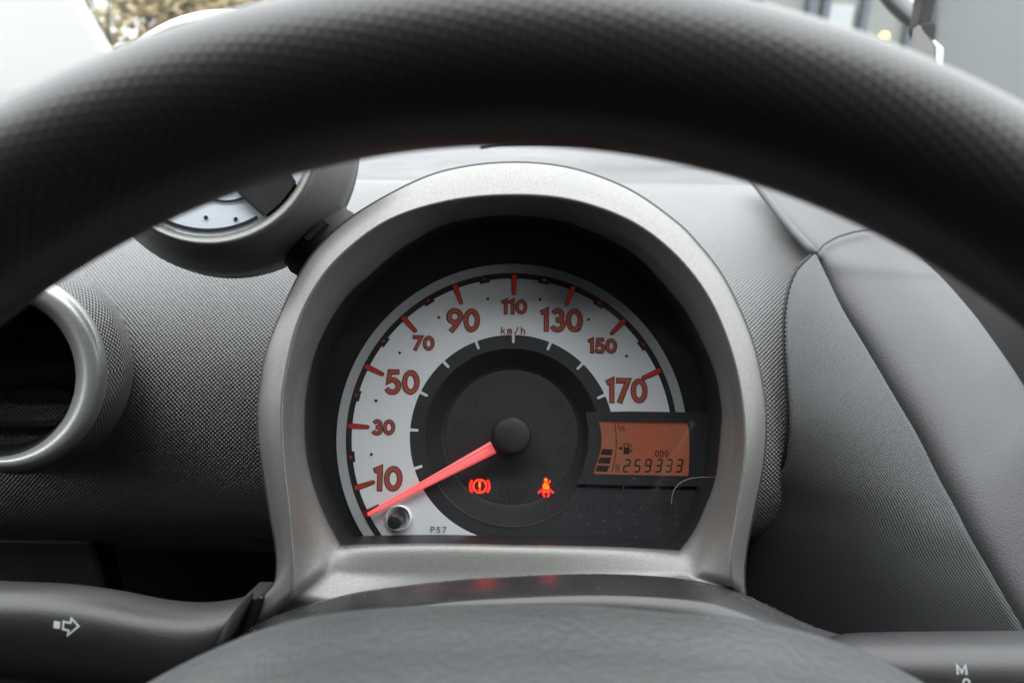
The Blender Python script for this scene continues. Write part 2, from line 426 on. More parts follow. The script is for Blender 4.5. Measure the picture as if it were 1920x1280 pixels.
# black inner hood and backing plate
inner = [p - DN * .003 for p in openg]
surf('inner_hood', [inner, [p - DN * .0255 for p in inner]], M['mask'], pod, closed=True)
bk = [p - DN * .0245 + (p - cen) * .02 for p in openg]
def _on_ring(p):
    q = p - DO; a = math.atan2(q.dot(DV), q.dot(DU)); return D(39.4 * math.cos(a), 39.4 * math.sin(a), -.5)
surf('mask_plate', [bk, [_on_ring(p) for p in bk]], M['mask'], pod, closed=True)

def annulus(name, r0, r1, n0, n1, m, parent, cut_r=None, cut_l=None, nr=8, nt=140, a0=0., a1=360.):
    rows = []
    for i in range(nr + 1):
        r = r0 + (r1 - r0) * i / nr; n = n0 + (n1 - n0) * i / nr
        lo = math.degrees(math.asin(cut_r / r)) if cut_r is not None else a0
        hi = 180 + math.degrees(math.asin(min(1, cut_l / r))) if cut_l is not None else a1
        rows.append([D(r * math.cos(R(lo + (hi - lo) * j / nt)), r * math.sin(R(lo + (hi - lo) * j / nt)), n) for j in range(nt + 1)])
    return surf(name, rows, m, parent)
CR, CL = 11.6, 44.9
dial = mesh('dial_face', *(lambda g: (g[0], g[1]))(grid([[D(r * math.cos(R(a)), r * math.sin(R(a)), .25) for a in
        [math.degrees(math.asin(CR / r)) + (180 + math.degrees(math.asin(min(1, CL / r))) - math.degrees(math.asin(CR / r))) * j / 160 for j in range(161)]]
        for r in [46 + (72.3 - 46) * i / 10 for i in range(11)]])), M['dial_silver'], pod)
annulus('outer_ring', 74.5, 79.0, .25, .25, M['dial_grey'], dial, CR, CL, 2)
annulus('scale_track', 72.1, 74.7, .40, .40, M['track'], dial, CR, CL, 1)
annulus('inner_ring', 39.6, 46.0, .15, .15, M['charcoal'], pod, None, None, 2)
annulus('ring_edge', 38.9, 39.8, -.2, .5, M['matte_black'], pod, None, None, 1)
annulus('sloped_ring', 31.6, 39.1, -3.4, .2, M['slope'], pod, None, None, 4)
annulus('groove', 29.7, 32.0, -4.4, -3.2, M['matte_black'], pod, None, None, 1)
disc = annulus('telltale_disc', .2, 30.3, -3.6, -3.6, M['disc'], pod, None, None, 4)

# ---- stroke lettering
def arc(cx, cy, rx, ry, a0, a1, n=14):
    return [(cx + rx * math.cos(R(a0 + (a1 - a0) * i / (n - 1))), cy + ry * math.sin(R(a0 + (a1 - a0) * i / (n - 1)))) for i in range(n)]
# glyph: (advance width, [(closed, pts), ...]) on a centre line, height 1
G = {
 '0': (.70, [(True, arc(.35, .5, .26, .41, 90, 450 - 15, 24))]),
 '1': (.36, [(False, [(.02, .82), (.24, .925), (.24, 0.0)])]),
 '2': (.62, [(False, arc(.31, .68, .23, .25, 165, -25, 12) + [(.06, .06), (.58, .06)])]),
 '3': (.62, [(False, arc(.30, .70, .20, .22, 150, -70, 12) + [(.26, .5)]), (False, [(.26, .5)] + arc(.30, .30, .24, .23, 72, -155, 14))]),
 '5': (.66, [(False, [(.56, .93), (.20, .93), (.14, .52)] + arc(.31, .33, .26, .26, 115, -150, 16))]),
 '7': (.62, [(False, [(.04, .925), (.54, .925), (.16, 0.0)])]),
 '9': (.70, [(True, arc(.35, .66, .26, .26, 0, 345, 24)), (False, [(.56, .50), (.42, .26), (.20, 0.0)])]),
 'k': (.55, [(False, [(.1, 0), (.1, 1)]), (False, [(.48, .66), (.12, .30)]), (False, [(.24, .42), (.5, 0)])]),
 'm': (.62, [(False, [(.06, 0), (.06, .68)]), (False, [(.06, .58), (.2, .66), (.3, .56), (.3, 0)]), (False, [(.3, .56), (.44, .66), (.54, .56), (.54, 0)])]),
 'h': (.58, [(False, [(.1, 0), (.1, 1)]), (False, [(.1, .52), (.26, .66), (.46, .58), (.48, 0)])]),
 '/': (.55, [(False, [(.06, -.05), (.48, 1.0)])]),
 'P': (.62, [(False, [(.1, 0), (.1, .95), (.38, .95)] + arc(.38, .71, .16, .24, 80, -80, 8) + [(.12, .47)])]),
 'R': (.64, [(False, [(.1, 0), (.1, .95), (.36, .95)] + arc(.36, .72, .17, .23, 80, -80, 8) + [(.12, .49)]), (False, [(.34, .47), (.54, 0)])]),
 'O': (.70, [(True, arc(.35, .5, .25, .46, 90, 435, 20))]),
 'D': (.68, [(True, [(.1, .02), (.1, .96), (.3, .96)] + arc(.3, .49, .27, .47, 75, -75, 12) + [(.3, .02)])]),
 'M': (.80, [(False, [(.1, 0), (.1, .96), (.4, .2), (.7, .96), (.7, 0)])]),
 'S': (.62, [(False, arc(.31, .72, .21, .23, 40, 270, 12) + arc(.31, .26, .23, .23, 90, -140, 12))]),
 'V': (.66, [(False, [(.04, .96), (.33, .02), (.62, .96)])]),
 'C': (.68, [(False, arc(.37, .49, .28, .46, 50, 310, 16))]),
 'T': (.62, [(False, [(.02, .93), (.6, .93)]), (False, [(.31, .93), (.31, 0)])]),
}
def ribbon(pts, w, closed, ext=0.0):
    P = [Vector(p) for p in pts]
    n = len(P); L_, R_ = [], []
    if not closed and ext:
        P[0] = P[0] + (P[0] - P[1]).normalized() * ext; P[-1] = P[-1] + (P[-1] - P[-2]).normalized() * ext
    for i in range(n):
        a = P[(i - 1) % n] if (closed or i) else None; b = P[(i + 1) % n] if (closed or i < n - 1) else None
        d1 = (P[i] - a).normalized() if a is not None else None; d2 = (b - P[i]).normalized() if b is not None else None
        if d1 is None: d1 = d2
        if d2 is None: d2 = d1
        n1 = Vector((-d1.y, d1.x)); n2 = Vector((-d2.y, d2.x)); mm = (n1 + n2)
        mm = mm.normalized() if mm.length > 1e-6 else n1
        s = min(1.9, 1 / max(.3, mm.dot(n1)))
        L_.append(P[i] + mm * (w / 2 * s)); R_.append(P[i] - mm * (w / 2 * s))
    return L_, R_
def strokes(name, lines, w, to3, m, parent, ext=0.0, **k):
    """lines: [(closed, pts2d)], to3(x, y, extra_mm) -> world"""
    V, Fc = [], []
    for q, (cl, pts) in enumerate(lines):
        L_, R_ = ribbon(pts, w, cl, ext); b = len(V); n = len(pts)
        for a, c in zip(L_, R_): V += [to3(a.x, a.y, q * .006), to3(c.x, c.y, q * .006)]
        for i in range(n if cl else n - 1):
            j = (i + 1) % n; Fc.append((b + 2 * i, b + 2 * j, b + 2 * j + 1, b + 2 * i + 1))
    return mesh(name, V, Fc, m, parent, False, **k)
def text_lines(s, u0, u1, v0, h, gap=.10):
    """lay the string out between u0 and u1 with cap height h, baseline v0 -> list of per-glyph line lists"""
    tot = sum(G[c][0] for c in s) + gap * (len(s) - 1); sx = (u1 - u0) / tot; x = 0; out = []
    for c in s:
        wd, ls = G[c]
        out.append([(cl, [(u0 + (x + a) * sx, v0 + b * h) for a, b in pts]) for cl, pts in ls]); x += wd + gap
    return out
def dial_text(s, x0, x1, y0, y1, wpx, n, m, parent, name='numeral', outline=0.0, label=None, gap=.10):
    """pixel box of the lettering -> glyphs lying on the plane n"""
    ua, va = UV(x0, (y0 + y1) / 2, n); ub, _ = UV(x1, (y0 + y1) / 2, n)
    _, vt = UV((x0 + x1) / 2, y0, n); _, vb = UV((x0 + x1) / 2, y1, n)
    allg = text_lines(s, ua, ub, vb, vt - vb, gap); wmm = wpx * .24
    lines = [l for g in allg for l in g]
    if outline:
        o = strokes(name, lines, wmm + outline * .48, lambda u, v, e: D(u, v, n + e), M['outline'], parent, outline * .24)
        strokes('fill', lines, wmm, lambda u, v, e: D(u, v, n + .06 + e), m, o)
    else:
        o = strokes(name, lines, wmm, lambda u, v, e: D(u, v, n + e), m, parent)
    if label: o['label'] = label
    return o
for s, x0, x1, y0, y1, wd in (('90',838,899,579,621,7.2),('110',941,988,562,588,4.6),('130',1014,1092,579,621,7.2),('70',774,814,630,656,4.6),
        ('150',1103,1156,635,661,4.6),('50',722,786,694,738,7.4),('170',1137,1213,710,754,7.4),('30',698,740,787,814,4.8),('10',701,754,874,919,7.6)):
    dial_text(s, x0, x1, y0, y1, wd, .45, M['red_print'], dial, 'numeral', 1.5, 'red number ' + s + ' on the dial', gap=.06)
dial_text('km/h', 939, 985, 613, 626, 1.9, .45, M['red_print'], dial, 'unit_mark', .35, gap=.25)
dial_text('P57', 807, 837, 987, 998.5, 1.45, .45, M['ink'], dial, 'part_mark', gap=.22)

# ---- ticks: red every 20 from 10, squares with a red dot between, inner white ticks, small dots
KM = 1.088
def ang(k): return 90 + (110 - k) * KM
def pol(r, a, n): return D(r * math.cos(R(a)), r * math.sin(R(a)), n)
def tick(name, a, r0, r1, w0, w1, n, m, parent, rnd=True):
    rad = Vector((math.cos(R(a)), math.sin(R(a)))); tan = Vector((-rad.y, rad.x)); P = []
    P += [rad * r1 + tan * w1 / 2, rad * r1 - tan * w1 / 2]
    if rnd:
        for q in range(7):
            t = R(-90 - 30 * q); P.append(rad * (r0 + w0 / 2) + tan * (w0 / 2 * math.sin(t)) + rad * (w0 / 2 * -abs(math.cos(t))))
    else: P += [rad * r0 - tan * w0 / 2, rad * r0 + tan * w0 / 2]
    return mesh(name, [D(p.x, p.y, n) for p in P], [tuple(range(len(P)))], m, parent, False)
def dot(name, a, r, rad, n, m, parent):
    c = Vector((math.cos(R(a)), math.sin(R(a)))) * r
    return mesh(name, [D(c.x + rad * math.cos(R(t)), c.y + rad * math.sin(R(t)), n) for t in range(0, 360, 30)], [tuple(range(12))], m, parent, False)
for k in range(10, 180, 20):
    o = tick('tick_mark', ang(k), 64.3, 74.2, 1.9, 2.7, .46, M['outline'], dial)
    tick('fill', ang(k), 64.6, 73.9, 1.35, 2.15, .52, M['red_tick'], o)
    tick('inner_tick', ang(k), 42.2, 46.1, 1.15, 1.35, .30, M['white_print'], pod)
for k in range(20, 170, 20):
    o = tick('block_mark', ang(k), 71.0, 72.6, 4.9, 4.9, .44, M['track'], dial, False)
    dot('red_dot', ang(k), 72.9, .75, .54, M['red_tick'], o)
    dot('black_dot', ang(k) , 63.6, .68, .46, M['ink'], dial)
tick('zero_mark', ang(0) - 1.2, 66.5, 74.4, 2.6, 3.4, .56, plain('zero_red', (.16, .02, .018), .5), dial, False)

# ---- needle and hub cap
nroot = Vector(UV(925, 838, 3.0)); ntip = Vector(UV(690, 964, 3.0))
dr = (ntip - nroot).normalized(); sd = Vector((-dr.y, dr.x))
def nq(t, s, n): p = nroot.lerp(ntip, t) + sd * s; return D(p.x, p.y, n)
wA, wB = 2.85, .85
rows = [[nq(t, s * (wA + (wB - wA) * t), n) for s, n in ((-1, 2.4), (-1, 3.2), (-.62, 3.7), (-.45, 3.55), (.45, 3.55), (.62, 3.7), (1, 3.2), (1, 2.4))] for t in (0, .05, .5, .97, 1)]
V, Fc, U = grid(rows, True); Fc += [tuple(range(8)), tuple(range(39, 31, -1))]
needle = mesh('needle', V, Fc, M['needle'], pod, False, uvs=U)
rows = [[nq(t, s * (wA + (wB - wA) * t), 3.62) for s in (-.30, .12)] for t in (.04, .5, .96)]
surf('light_bar', rows, lit('needle_core', (1.0, .16, .15), .22), needle)
hub = [(0, 9.4), (3, 9.4), (6.2, 9.1), (7.6, 8.6), (8.4, 7.6), (8.65, 6.3), (8.9, 1.5), (9.1, -3.4)]
hc = Vector(UV(958, 817, 8.5))
rows = [[D(hc.x + r * math.cos(t) + .35, hc.y + r * math.sin(t), n) for t in [2 * math.pi * i / 48 for i in range(48)]] for r, n in [(.05, 9.4)] + hub[1:]]
surf('hub_cap', rows, M['cap'], pod, closed=True)
# ---- trip knob in a bright socket
kc = Vector(UV(748, 970, .3)); seg = [2 * math.pi * i / 40 for i in range(40)]
def lathe(name, prof, c, m, parent): return surf(name, [[D(c.x + r * math.cos(t), c.y + r * math.sin(t), n) for t in seg] for r, n in prof], m, parent, closed=True)
knob = lathe('trip_knob', [(.02, 13), (2.5, 13), (3.0, 12.6), (3.15, 11.8), (3.15, 1.0)], kc, M['smooth_black'], pod)
lathe('socket_ring', [(6.0, .3), (5.9, 1.9), (5.5, 2.4), (5.0, 2.3), (4.5, 1.2), (4.2, .5), (3.0, .45)], kc, M['socket'], pod)

# ---- orange display in a raised frame
def dpoly(name, pix, n, m, parent, th=0.0):
    f = [Dp(x, y, n) for x, y in pix]
    if not th: return mesh(name, f, [tuple(range(len(f)))], m, parent, False)
    return prism(name, f, [p - DN * (th * .001) for p in f], m, parent)
left_edge = [(1123,790),(1127,808),(1128,824),(1127,838),(1124,852),(1119,868),(1112,888)]
win = left_edge + [(1291,892),(1292,868),(1293,840),(1292,815),(1289,793)]
# frame plate with a hole
fo = [(1098,772),(1180,771),(1262,772),(1346,774),(1348,800),(1350,840),(1347,880),(1340,912),(1250,911),(1160,909),(1082,907),(1093,880),(1102,845),(1104,808)]
fa = bylen([Vector(p).to_3d() for p in fo + [fo[0]]], 97)[:-1]
def near_ring(win, outer_pts):
    w2 = bylen([Vector(p).to_3d() for p in win + [win[0]]], 97)[:-1]
    k = min(range(96), key=lambda i: (w2[i] - outer_pts[0]).length); return w2[k:] + w2[:k]
wi = near_ring(win, fa)
if sum((fa[i] - wi[i]).length for i in range(96)) > sum((fa[i] - wi[-i]).length for i in range(96)): wi = [wi[-i] for i in range(96)]
surf('display_frame', [[Dp(p.x, p.y, .1) for p in fa], [Dp(p.x, p.y, 1.5) for p in fa], [Dp(p.x, p.y, 1.5) for p in wi], [Dp(p.x, p.y, .7) for p in wi]], M['charcoal'], pod, closed=True, smooth=False)
lcd = dpoly('display', win, .8, M['lcd'], pod)
def lstroke(name, lines, wpx, n, m, parent, ext=0.0):
    return strokes(name, lines, wpx, lambda x, y, e: Dp(x, y, n + e), m, parent, ext)
lcd_ink = plain('display_segment', (.016, .012, .012), .5)
NL = .95
for pix in ([(1129,841),(1149,842),(1147,853),(1126,852)], [(1125,857),(1146,857),(1143,869),(1121,868)], [(1120,872),(1143,873),(1138,884),(1117,883)]):
    dpoly('fuel_block', pix, NL, lcd_ink, lcd)
lstroke('gauge_line', [(False, crom([(1153,795),(1155,815),(1155.5,832),(1154.5,850),(1151,870),(1147.5,884)], 20))], 1.6, NL, lcd_ink, lcd)
def px_text(s, x0, x1, y0, y1, wpx, n, m, parent, name, gap=.12, slant=0.0):
    lines = [l for g in text_lines(s, x0, x1, 0, 1, gap) for l in g]
    lines = [(cl, [(x + slant * (y * (y1 - y0)), y1 - y * (y1 - y0)) for x, y in pts]) for cl, pts in lines]
    return lstroke(name, lines, wpx, n, m, parent)
px_text('1', 1158, 1162.5, 797, 805, 1.7, NL, lcd_ink, lcd, 'fraction_mark')
px_text('1', 1167, 1171.5, 801, 809, 1.7, NL, lcd_ink, lcd, 'fraction_mark')
lstroke('fraction_mark', [(False, [(1162.5,809.5),(1168,797)])], 1.6, NL, lcd_ink, lcd)
px_text('ODO', 1228, 1254, 844, 856, 1.9, NL, lcd_ink, lcd, 'odometer_word', .12)
px_text('R', 1153.5, 1162.5, 871, 883.5, 1.6, NL, lcd_ink, lcd, 'reserve_letter')
dpoly('arrow_mark', [(1158,840),(1166.5,836),(1166.5,843.5)], NL, lcd_ink, lcd)
pump = dpoly('pump_symbol', [(1169.5,838),(1180,838.5),(1180,849.5),(1169,849.5)], NL, lcd_ink, lcd)
lstroke('pump_outline', [(False, [(1170,839),(1170,831),(1178.5,831),(1179,839)]), (False, crom([(1180,832),(1183.5,835),(1185,840),(1184,846),(1182,846.5),(1181,842),(1179,841)], 14))], 1.5, NL + .05, lcd_ink, pump)
dpoly('pump_foot', [(1168.5,849),(1181,849.5),(1181,851),(1168.5,850.6)], NL + .02, lcd_ink, pump)
SEG = {'2': 'abged', '5': 'afgcd', '9': 'abfgcd', '3': 'abgcd'}
def digit(ch, x, y0, y1, wd, sl):
    h = y1 - y0; ym = (y0 + y1) / 2; V, Fc = [], []
    def X(xx, yy): return (x + xx + sl * (y1 - yy), yy)
    def seg_(p, q, wd2):
        p, q = Vector(p), Vector(q); d = (q - p).normalized(); s = Vector((-d.y, d.x)) * wd2 / 2; g = d * .9
        b = len(V); pts = [p + g * .3, p + g + s, q - g + s, q - g * .3, q - g - s, p + g - s]
        V.extend(Dp(a.x, a.y, NL) for a in pts); Fc.append(tuple(range(b, b + 6)))
    S = {'a': (X(0, y0), X(wd, y0)), 'b': (X(wd, y0), X(wd, ym)), 'c': (X(wd, ym), X(wd, y1)), 'd': (X(0, y1), X(wd, y1)),
         'e': (X(0, ym), X(0, y1)), 'f': (X(0, y0), X(0, ym)), 'g': (X(0, ym), X(wd, ym))}
    for s in SEG[ch]: seg_(*S[s], 3.1)
    return mesh('odometer_digit', V, Fc, lcd_ink, lcd, False)
for ch, x in zip('259333', (1168.5,1188.3,1208.3,1228.3,1247.3,1267.3)):
    digit(ch, x, 861.4, 884, 9.6, .17)

# ---- lit telltales and the dark unlit symbols
ND = -3.45
def ring_pts(cx, cy, r, a0=0, a1=350, n=28): return [(cx + r * math.cos(R(a0 + (a1 - a0) * i / (n - 1))), cy + r * math.sin(R(a0 + (a1 - a0) * i / (n - 1)))) for i in range(n)]
bc = (899.5, 911); RD = M['lamp_red']
br = lstroke('brake_telltale', [(True, ring_pts(*bc, 12.2, 0, 347))], 2.3, ND, M['lamp_orange'], disc)
br['label'] = 'glowing red brake warning symbol'
lstroke('side_arc', [(False, ring_pts(*bc, 18.2, 142, 218, 12))], 2.4, ND, M['lamp_red'], br)
lstroke('side_arc', [(False, ring_pts(*bc, 18.2, -38, 38, 12))], 2.4, ND, M['lamp_red'], br)
lstroke('exclamation_bar', [(False, [(899.5,902.5),(899.5,913.5)])], 3.2, ND, M['lamp_yellow'], br)
dpoly('exclamation_dot', ring_pts(899.3, 918, 1.9, 0, 330, 12), ND, M['lamp_orange'], br)
sb = dpoly('seatbelt_telltale', [(1019.5,906),(1021.5,904.2),(1025,904.2),(1027.5,906.5),(1029.3,912),(1029.8,916.6),(1023.5,917.2),(1017.6,916.6),(1018,911)], ND, M['lamp_yellow'], disc)
sb['label'] = 'glowing yellow and red seat belt warning symbol'
dpoly('head', ring_pts(1023.4, 899.2, 3.0, 0, 330, 12), ND - .02, M['lamp_yellow'], sb)
lstroke('belt_line', [(False, [(1016.5,917.5),(1031,900.5)])], .9, ND + .06, M['ink'], sb)
lstroke('belt_top', [(False, [(1027.8,904.5),(1031.5,900.8)])], 2.4, ND + .03, M['lamp_orange'], sb)
lstroke('belt_tail', [(False, [(1014.5,918),(1009.5,924)]), (False, [(1032.5,918),(1037.5,924)])], 1.8, ND + .02, M['lamp_red'], sb)
lstroke('legs', [(False, [(1018,921),(1019,926),(1020.5,931)]), (False, [(1029.5,921),(1028.5,926),(1027,931)])], 2.2, ND, M['lamp_red'], sb)
dpoly('lap', [(1016,919.6),(1031.5,919.6),(1031,922.4),(1016.5,922.4)], ND + .01, M['lamp_orange'], sb)
for nm, px_, py_, col in (('brake_lamp', 899.5, 911, (1, .03, .02)), ('seatbelt_lamp', 1023.5, 912, (1, .05, .02))):
    l = bpy.data.lights.new(nm, 'POINT'); l.energy = .00005; l.color = col; l.shadow_soft_size = .0015
    lo = bpy.data.objects.new(nm, l); lo.location = Dp(px_, py_, -.6) - pod.location; lo.parent = pod; link(lo)
def ghost(name, lines, wpx=1.3, n=ND): return lstroke(name, lines, wpx, n, M['ghost'], pod)
ghost('unlit_symbol', [(True, ring_pts(1041,756,10)), (False, ring_pts(1041,756,14,140,220,8)), (False, ring_pts(1041,756,14,-40,40,8)), (True, ring_pts(1041,756,5.5))])
ghost('unlit_symbol', [(True, [(850,795),(858,795),(858,792),(872,792),(872,795),(880,797),(880,808),(872,810),(856,810),(850,805)])])
ghost('unlit_symbol', [(False, [(846,842),(868,842),(880,838)]), (True, [(846,842),(852,850),(868,850),(872,842)])])
ghost('unlit_symbol', [(False, [(1059,790),(1059,812)]), (False, [(1059,793),(1072,793)]), (False, [(1059,800),(1072,800)]), (False, [(1046,816),(1052,813),(1058,816),(1064,813),(1072,816)])])
ghost('unlit_symbol', [(True, [(1048,838),(1079,838),(1079,858),(1048,858)]), (False, [(1052,845),(1059,845)]), (False, [(1067,845),(1075,845)]), (False, [(1052,834),(1058,834)]), (False, [(1068,834),(1074,834)])])
ghost('unlit_symbol', [(False, ring_pts(1010,868,10,90,270,10)), (False, [(1010,858),(1010,878)]), (False, [(1016,860),(1030,860)]), (False, [(1016,868),(1030,868)]), (False, [(1016,876),(1030,876)])])
ghost('unlit_symbol', [(False, ring_pts(972,880,10,-90,90,10)), (False, [(972,870),(972,890)]), (False, [(948,872),(966,872)]), (False, [(948,881),(966,881)]), (False, [(948,889),(966,889)])])
ghost('unlit_symbol', [(False, [(870,752),(884,748),(898,752)]), (True, ring_pts(884,756,9))])
ghost('unlit_symbol', [(False, [(945,752),(962,748)]), (False, [(958,748),(954,764)])])
px_text('STOP', 936, 988, 918, 942, 2.2, ND, M['ghost'], pod, 'unlit_word', .1)
px_text('P/S', 1087, 1119, 942, 960, 1.9, .30, M['ghost'], pod, 'unlit_word', .1)
px_text('VSC', 1182, 1220, 944, 960, 1.9, .30, M['ghost'], pod, 'unlit_word', .1)
lower = dpoly('warning_panel', [(1078,914),(1200,916),(1338,918),(1325,950),(1300,1000),(1283,1022),(1100,1018),(960,1016),(1010,1002),(1050,972)], .18, plain('warning_panel', (.027, .027, .031), .45, noise=.1, nscale=300), pod)
ghost('unlit_symbol', [(True, [(1143,950),(1147,944),(1161,944),(1165,950),(1165,957),(1143,957)]), (False, [(1142,966),(1150,962),(1158,968),(1166,963)])], 1.5, .32)
ghost('unlit_symbol', [(True, ring_pts(1247,952,8)), (False, [(1262,944),(1262,958)]), (False, [(1240,962),(1268,962)])], 1.5, .32)
# pale arc drawn in as a lens reflection, lower right, and the ledge line along the bottom
tube('lens_reflection_line', [Dp(x, y, 18) for x, y in crom([(1259,944),(1261,926),(1268,912),(1280,902),(1298,896),(1320,894),(1346,894)], 24)], .00010, M['dial_grey'], pod, 5)
slab_ = dpoly('bottom_ledge', [(640,1007),(960,1007),(1280,1016),(1284,1023),(1282,1036),(630,1030)], 2.5, M['smooth_black'], pod, 2.2)

# ---- clear curved lens over the dial, with dust
rows = []
Lp = [p - DN * .0025 for p in openg]
lc = sum(Lp, Vector()) / len(Lp)
for s in (1.0, .8, .55, .3, .08, .001):
    rows.append([lc + (p - lc) * s + DN * (.0010 * (1 - s * s) - .002) for p in Lp])
surf('clear_lens', rows, M['lens'], pod, closed=True)
BM = bmesh.new()
for i in range(210):
    x = random.uniform(600, 1330); y = random.uniform(420, 1020)
    if random.random() < .62: x = random.gauss(1190, 90); y = random.gauss(975, 45)
    if not (600 < x < 1320 and 410 < y < 1018): continue
    rr = random.choice([.05, .06, .07, .09, .12]); 
    p = Dp(x, y, 21.2)
    if random.random() < .22:      # little fibres
        a = random.uniform(0, 6.28); c = random.uniform(-2, 2); q = []
        for s in range(5): q.append(p + (DU * math.cos(a + c * s * .25) + DV * math.sin(a + c * s * .25)) * (s * random.uniform(.15, .4) * .001))
        vs = []
        for s in range(5):
            off = (DV * math.cos(a) - DU * math.sin(a)) * .00005
            vs.append((BM.verts.new(q[s] + off - pod.location), BM.verts.new(q[s] - off - pod.location)))
        for s in range(4): BM.faces.new((vs[s][0], vs[s + 1][0], vs[s + 1][1], vs[s][1]))
    else:
        bmesh.ops.create_icosphere(BM, subdivisions=1, radius=rr * .001, matrix=Matrix.Translation(p - pod.location))
me = bpy.data.meshes.new('lens_dust'); BM.to_mesh(me); BM.free(); me.materials.append(M['dust'])
o = bpy.data.objects.new('lens_dust', me); o.parent = pod; o['kind'] = 'stuff'; link(o)

# ------------------------------------------------------------------ tachometer
tach = thing('tachometer', 'small round silver rev counter half hidden behind the wheel rim', 'rev counter', C(420, 480, .33))
def crings(name, prof, m, parent, n=96, **k):
    prof = crom(prof, 4 * len(prof))
    rows = [[C(cx + r * math.cos(2 * math.pi * i / n), cy + r * math.sin(2 * math.pi * i / n), d) for i in range(n + 1)] for cx, cy, r, d in prof]
    V, Fc, U = grid(rows)
    q = 0; U = []
    for i, r in enumerate(rows):
        if i: q += sum((a - b).length for a, b in zip(r, rows[i - 1])) / (n + 1)
        U += [(j / n * 2 * math.pi * prof[0][2] / F * prof[0][3], q) for j in range(n + 1)]
    o = mesh(name, V, Fc, m, parent, uvs=U, **k)
    return o
crings('rim', [(388,246,195,.289),(388,246,198,.2835),(388,246,201,.2805),(390,248,207,.279),(392,249,213,.280),(394,251,217,.2825)], M['silver'], tach)
crings('barrel', [(394,251,217,.2826),(402,256,231,.290),(412,261,242,.299),(420,265,248,.306),(426,270,248,.313)], M['dark_silver'], tach)
crings('rear_shell', [(425,269,247,.3132),(430,274,245,.318),(440,290,232,.335),(455,310,200,.36)], M['grain'], tach)
fd = .2865
tf = mesh('tach_face', [C(388 + 197 * math.cos(2 * math.pi * i / 80), 246 + 197 * math.sin(2 * math.pi * i / 80), fd) for i in range(80)], [tuple(range(80))], M['tach_face'], tach, False)
def tl(name, lines, wpx, d, m): return strokes(name, lines, wpx, lambda x, y, e: C(x, y, d - e * .001), m, tf)
tl('scale_line', [(False, ring_pts(390, 246, 186, 60, 128, 24))], 7, fd - .0006, M['ink'])
tl('inner_line', [(False, ring_pts(424, 300, 78, 40, 150, 18))], 5, fd - .0006, M['ink'])
tl('lower_edge', [(False, ring_pts(388, 246, 193, 108, 150, 18))], 3, fd - .0005, M['dial_grey'])
for x, y in ((386,408),(442,411)):
    mesh('black_dot', [C(x + 4.2 * math.cos(R(t)), y + 4.2 * math.sin(R(t)), fd - .0005) for t in range(0, 360, 30)], [tuple(range(12))], M['ink'], tf, False)
f = [C(x, y, fd - .003) for x, y in ((440,352),(498,404),(528,378),(553,345),(540,318),(490,290))]
prism('dark_bar', f, [p + fwd * .0025 for p in f], M['tach_bar'], tf)
tl('bar_edge', [(False, [(438,352),(496,405)])], 4, fd - .0032, M['smooth_black'])
tl('bar_edge', [(False, [(540,322),(554,343)])], 4, fd - .0034, M['smooth_black'])
surf('glass', [[C(388 + 199 * s * math.cos(2 * math.pi * i / 60), 246 + 199 * s * math.sin(2 * math.pi * i / 60), .2825 - .003 * (1 - s * s)) for i in range(60)] for s in (1, .7, .4, .15, .002)], M['lens'], tach, closed=True)
# rubber neck that joins it to the speedometer pod
ax0, ax1 = C(575, 425, .318), C(650, 500, .318)
axd = (ax1 - ax0).normalized(); sx_ = axd.cross(fwd).normalized()
rows = []
for t, rr in ((-.4, .016), (-.15, .019), (0, .0235), (.12, .0235), (.2, .021), (.3, .0205), (.4, .0215), (.5, .0205), (.62, .021), (.8, .020), (1.3, .020)):
    c = ax0.lerp(ax1, t)
    rows.append([c + sx_ * rr * math.cos(a) * .92 + axd.cross(sx_) * rr * math.sin(a) for a in [2 * math.pi * i / 40 for i in range(40)]])
surf('neck', rows, M['rubber'], tach, closed=True)
slab('clip_slot', [(578,452),(590,441),(614,418),(606,412),(570,446)], .296, .01, M['matte_black'], tach)

# ------------------------------------------------------------------ air vent
vent = thing('air_vent', 'round air vent with a thick silver ring at the left edge', 'air vent', C(40, 860, .37))
crings('vent_ring', [(-8,706,150,.340),(-6,705,154,.330),(-2,703,160,.3255),(4,701,172,.325),(9,699,181,.327),(12,698,187,.331),(14,698,188,.336)], M['vent_silver'], vent)
crings('vent_hood', [(14,697,187,.3362),(20,695,192,.340),(34,689,200,.348),(44,685,204,.358),(48,684,202,.368),(50,684,190,.385),(50,684,175,.41)], M['knurl'], vent)
crings('vent_throat', [(-8,706,150,.340),(-4,704,146,.350),(10,700,130,.38),(14,700,60,.385),(14,700,1,.385)], M['matte_black'], vent)
for k in range(4):
    y = 610 + k * 60
    half = math.sqrt(max(0, 140 ** 2 - (y - 706) ** 2))
    slab('louvre', [(-6 - half, y), (-6 + half, y), (-6 + half, y + 9), (-6 - half, y + 9)], .372, .008, M['matte_black'], vent)

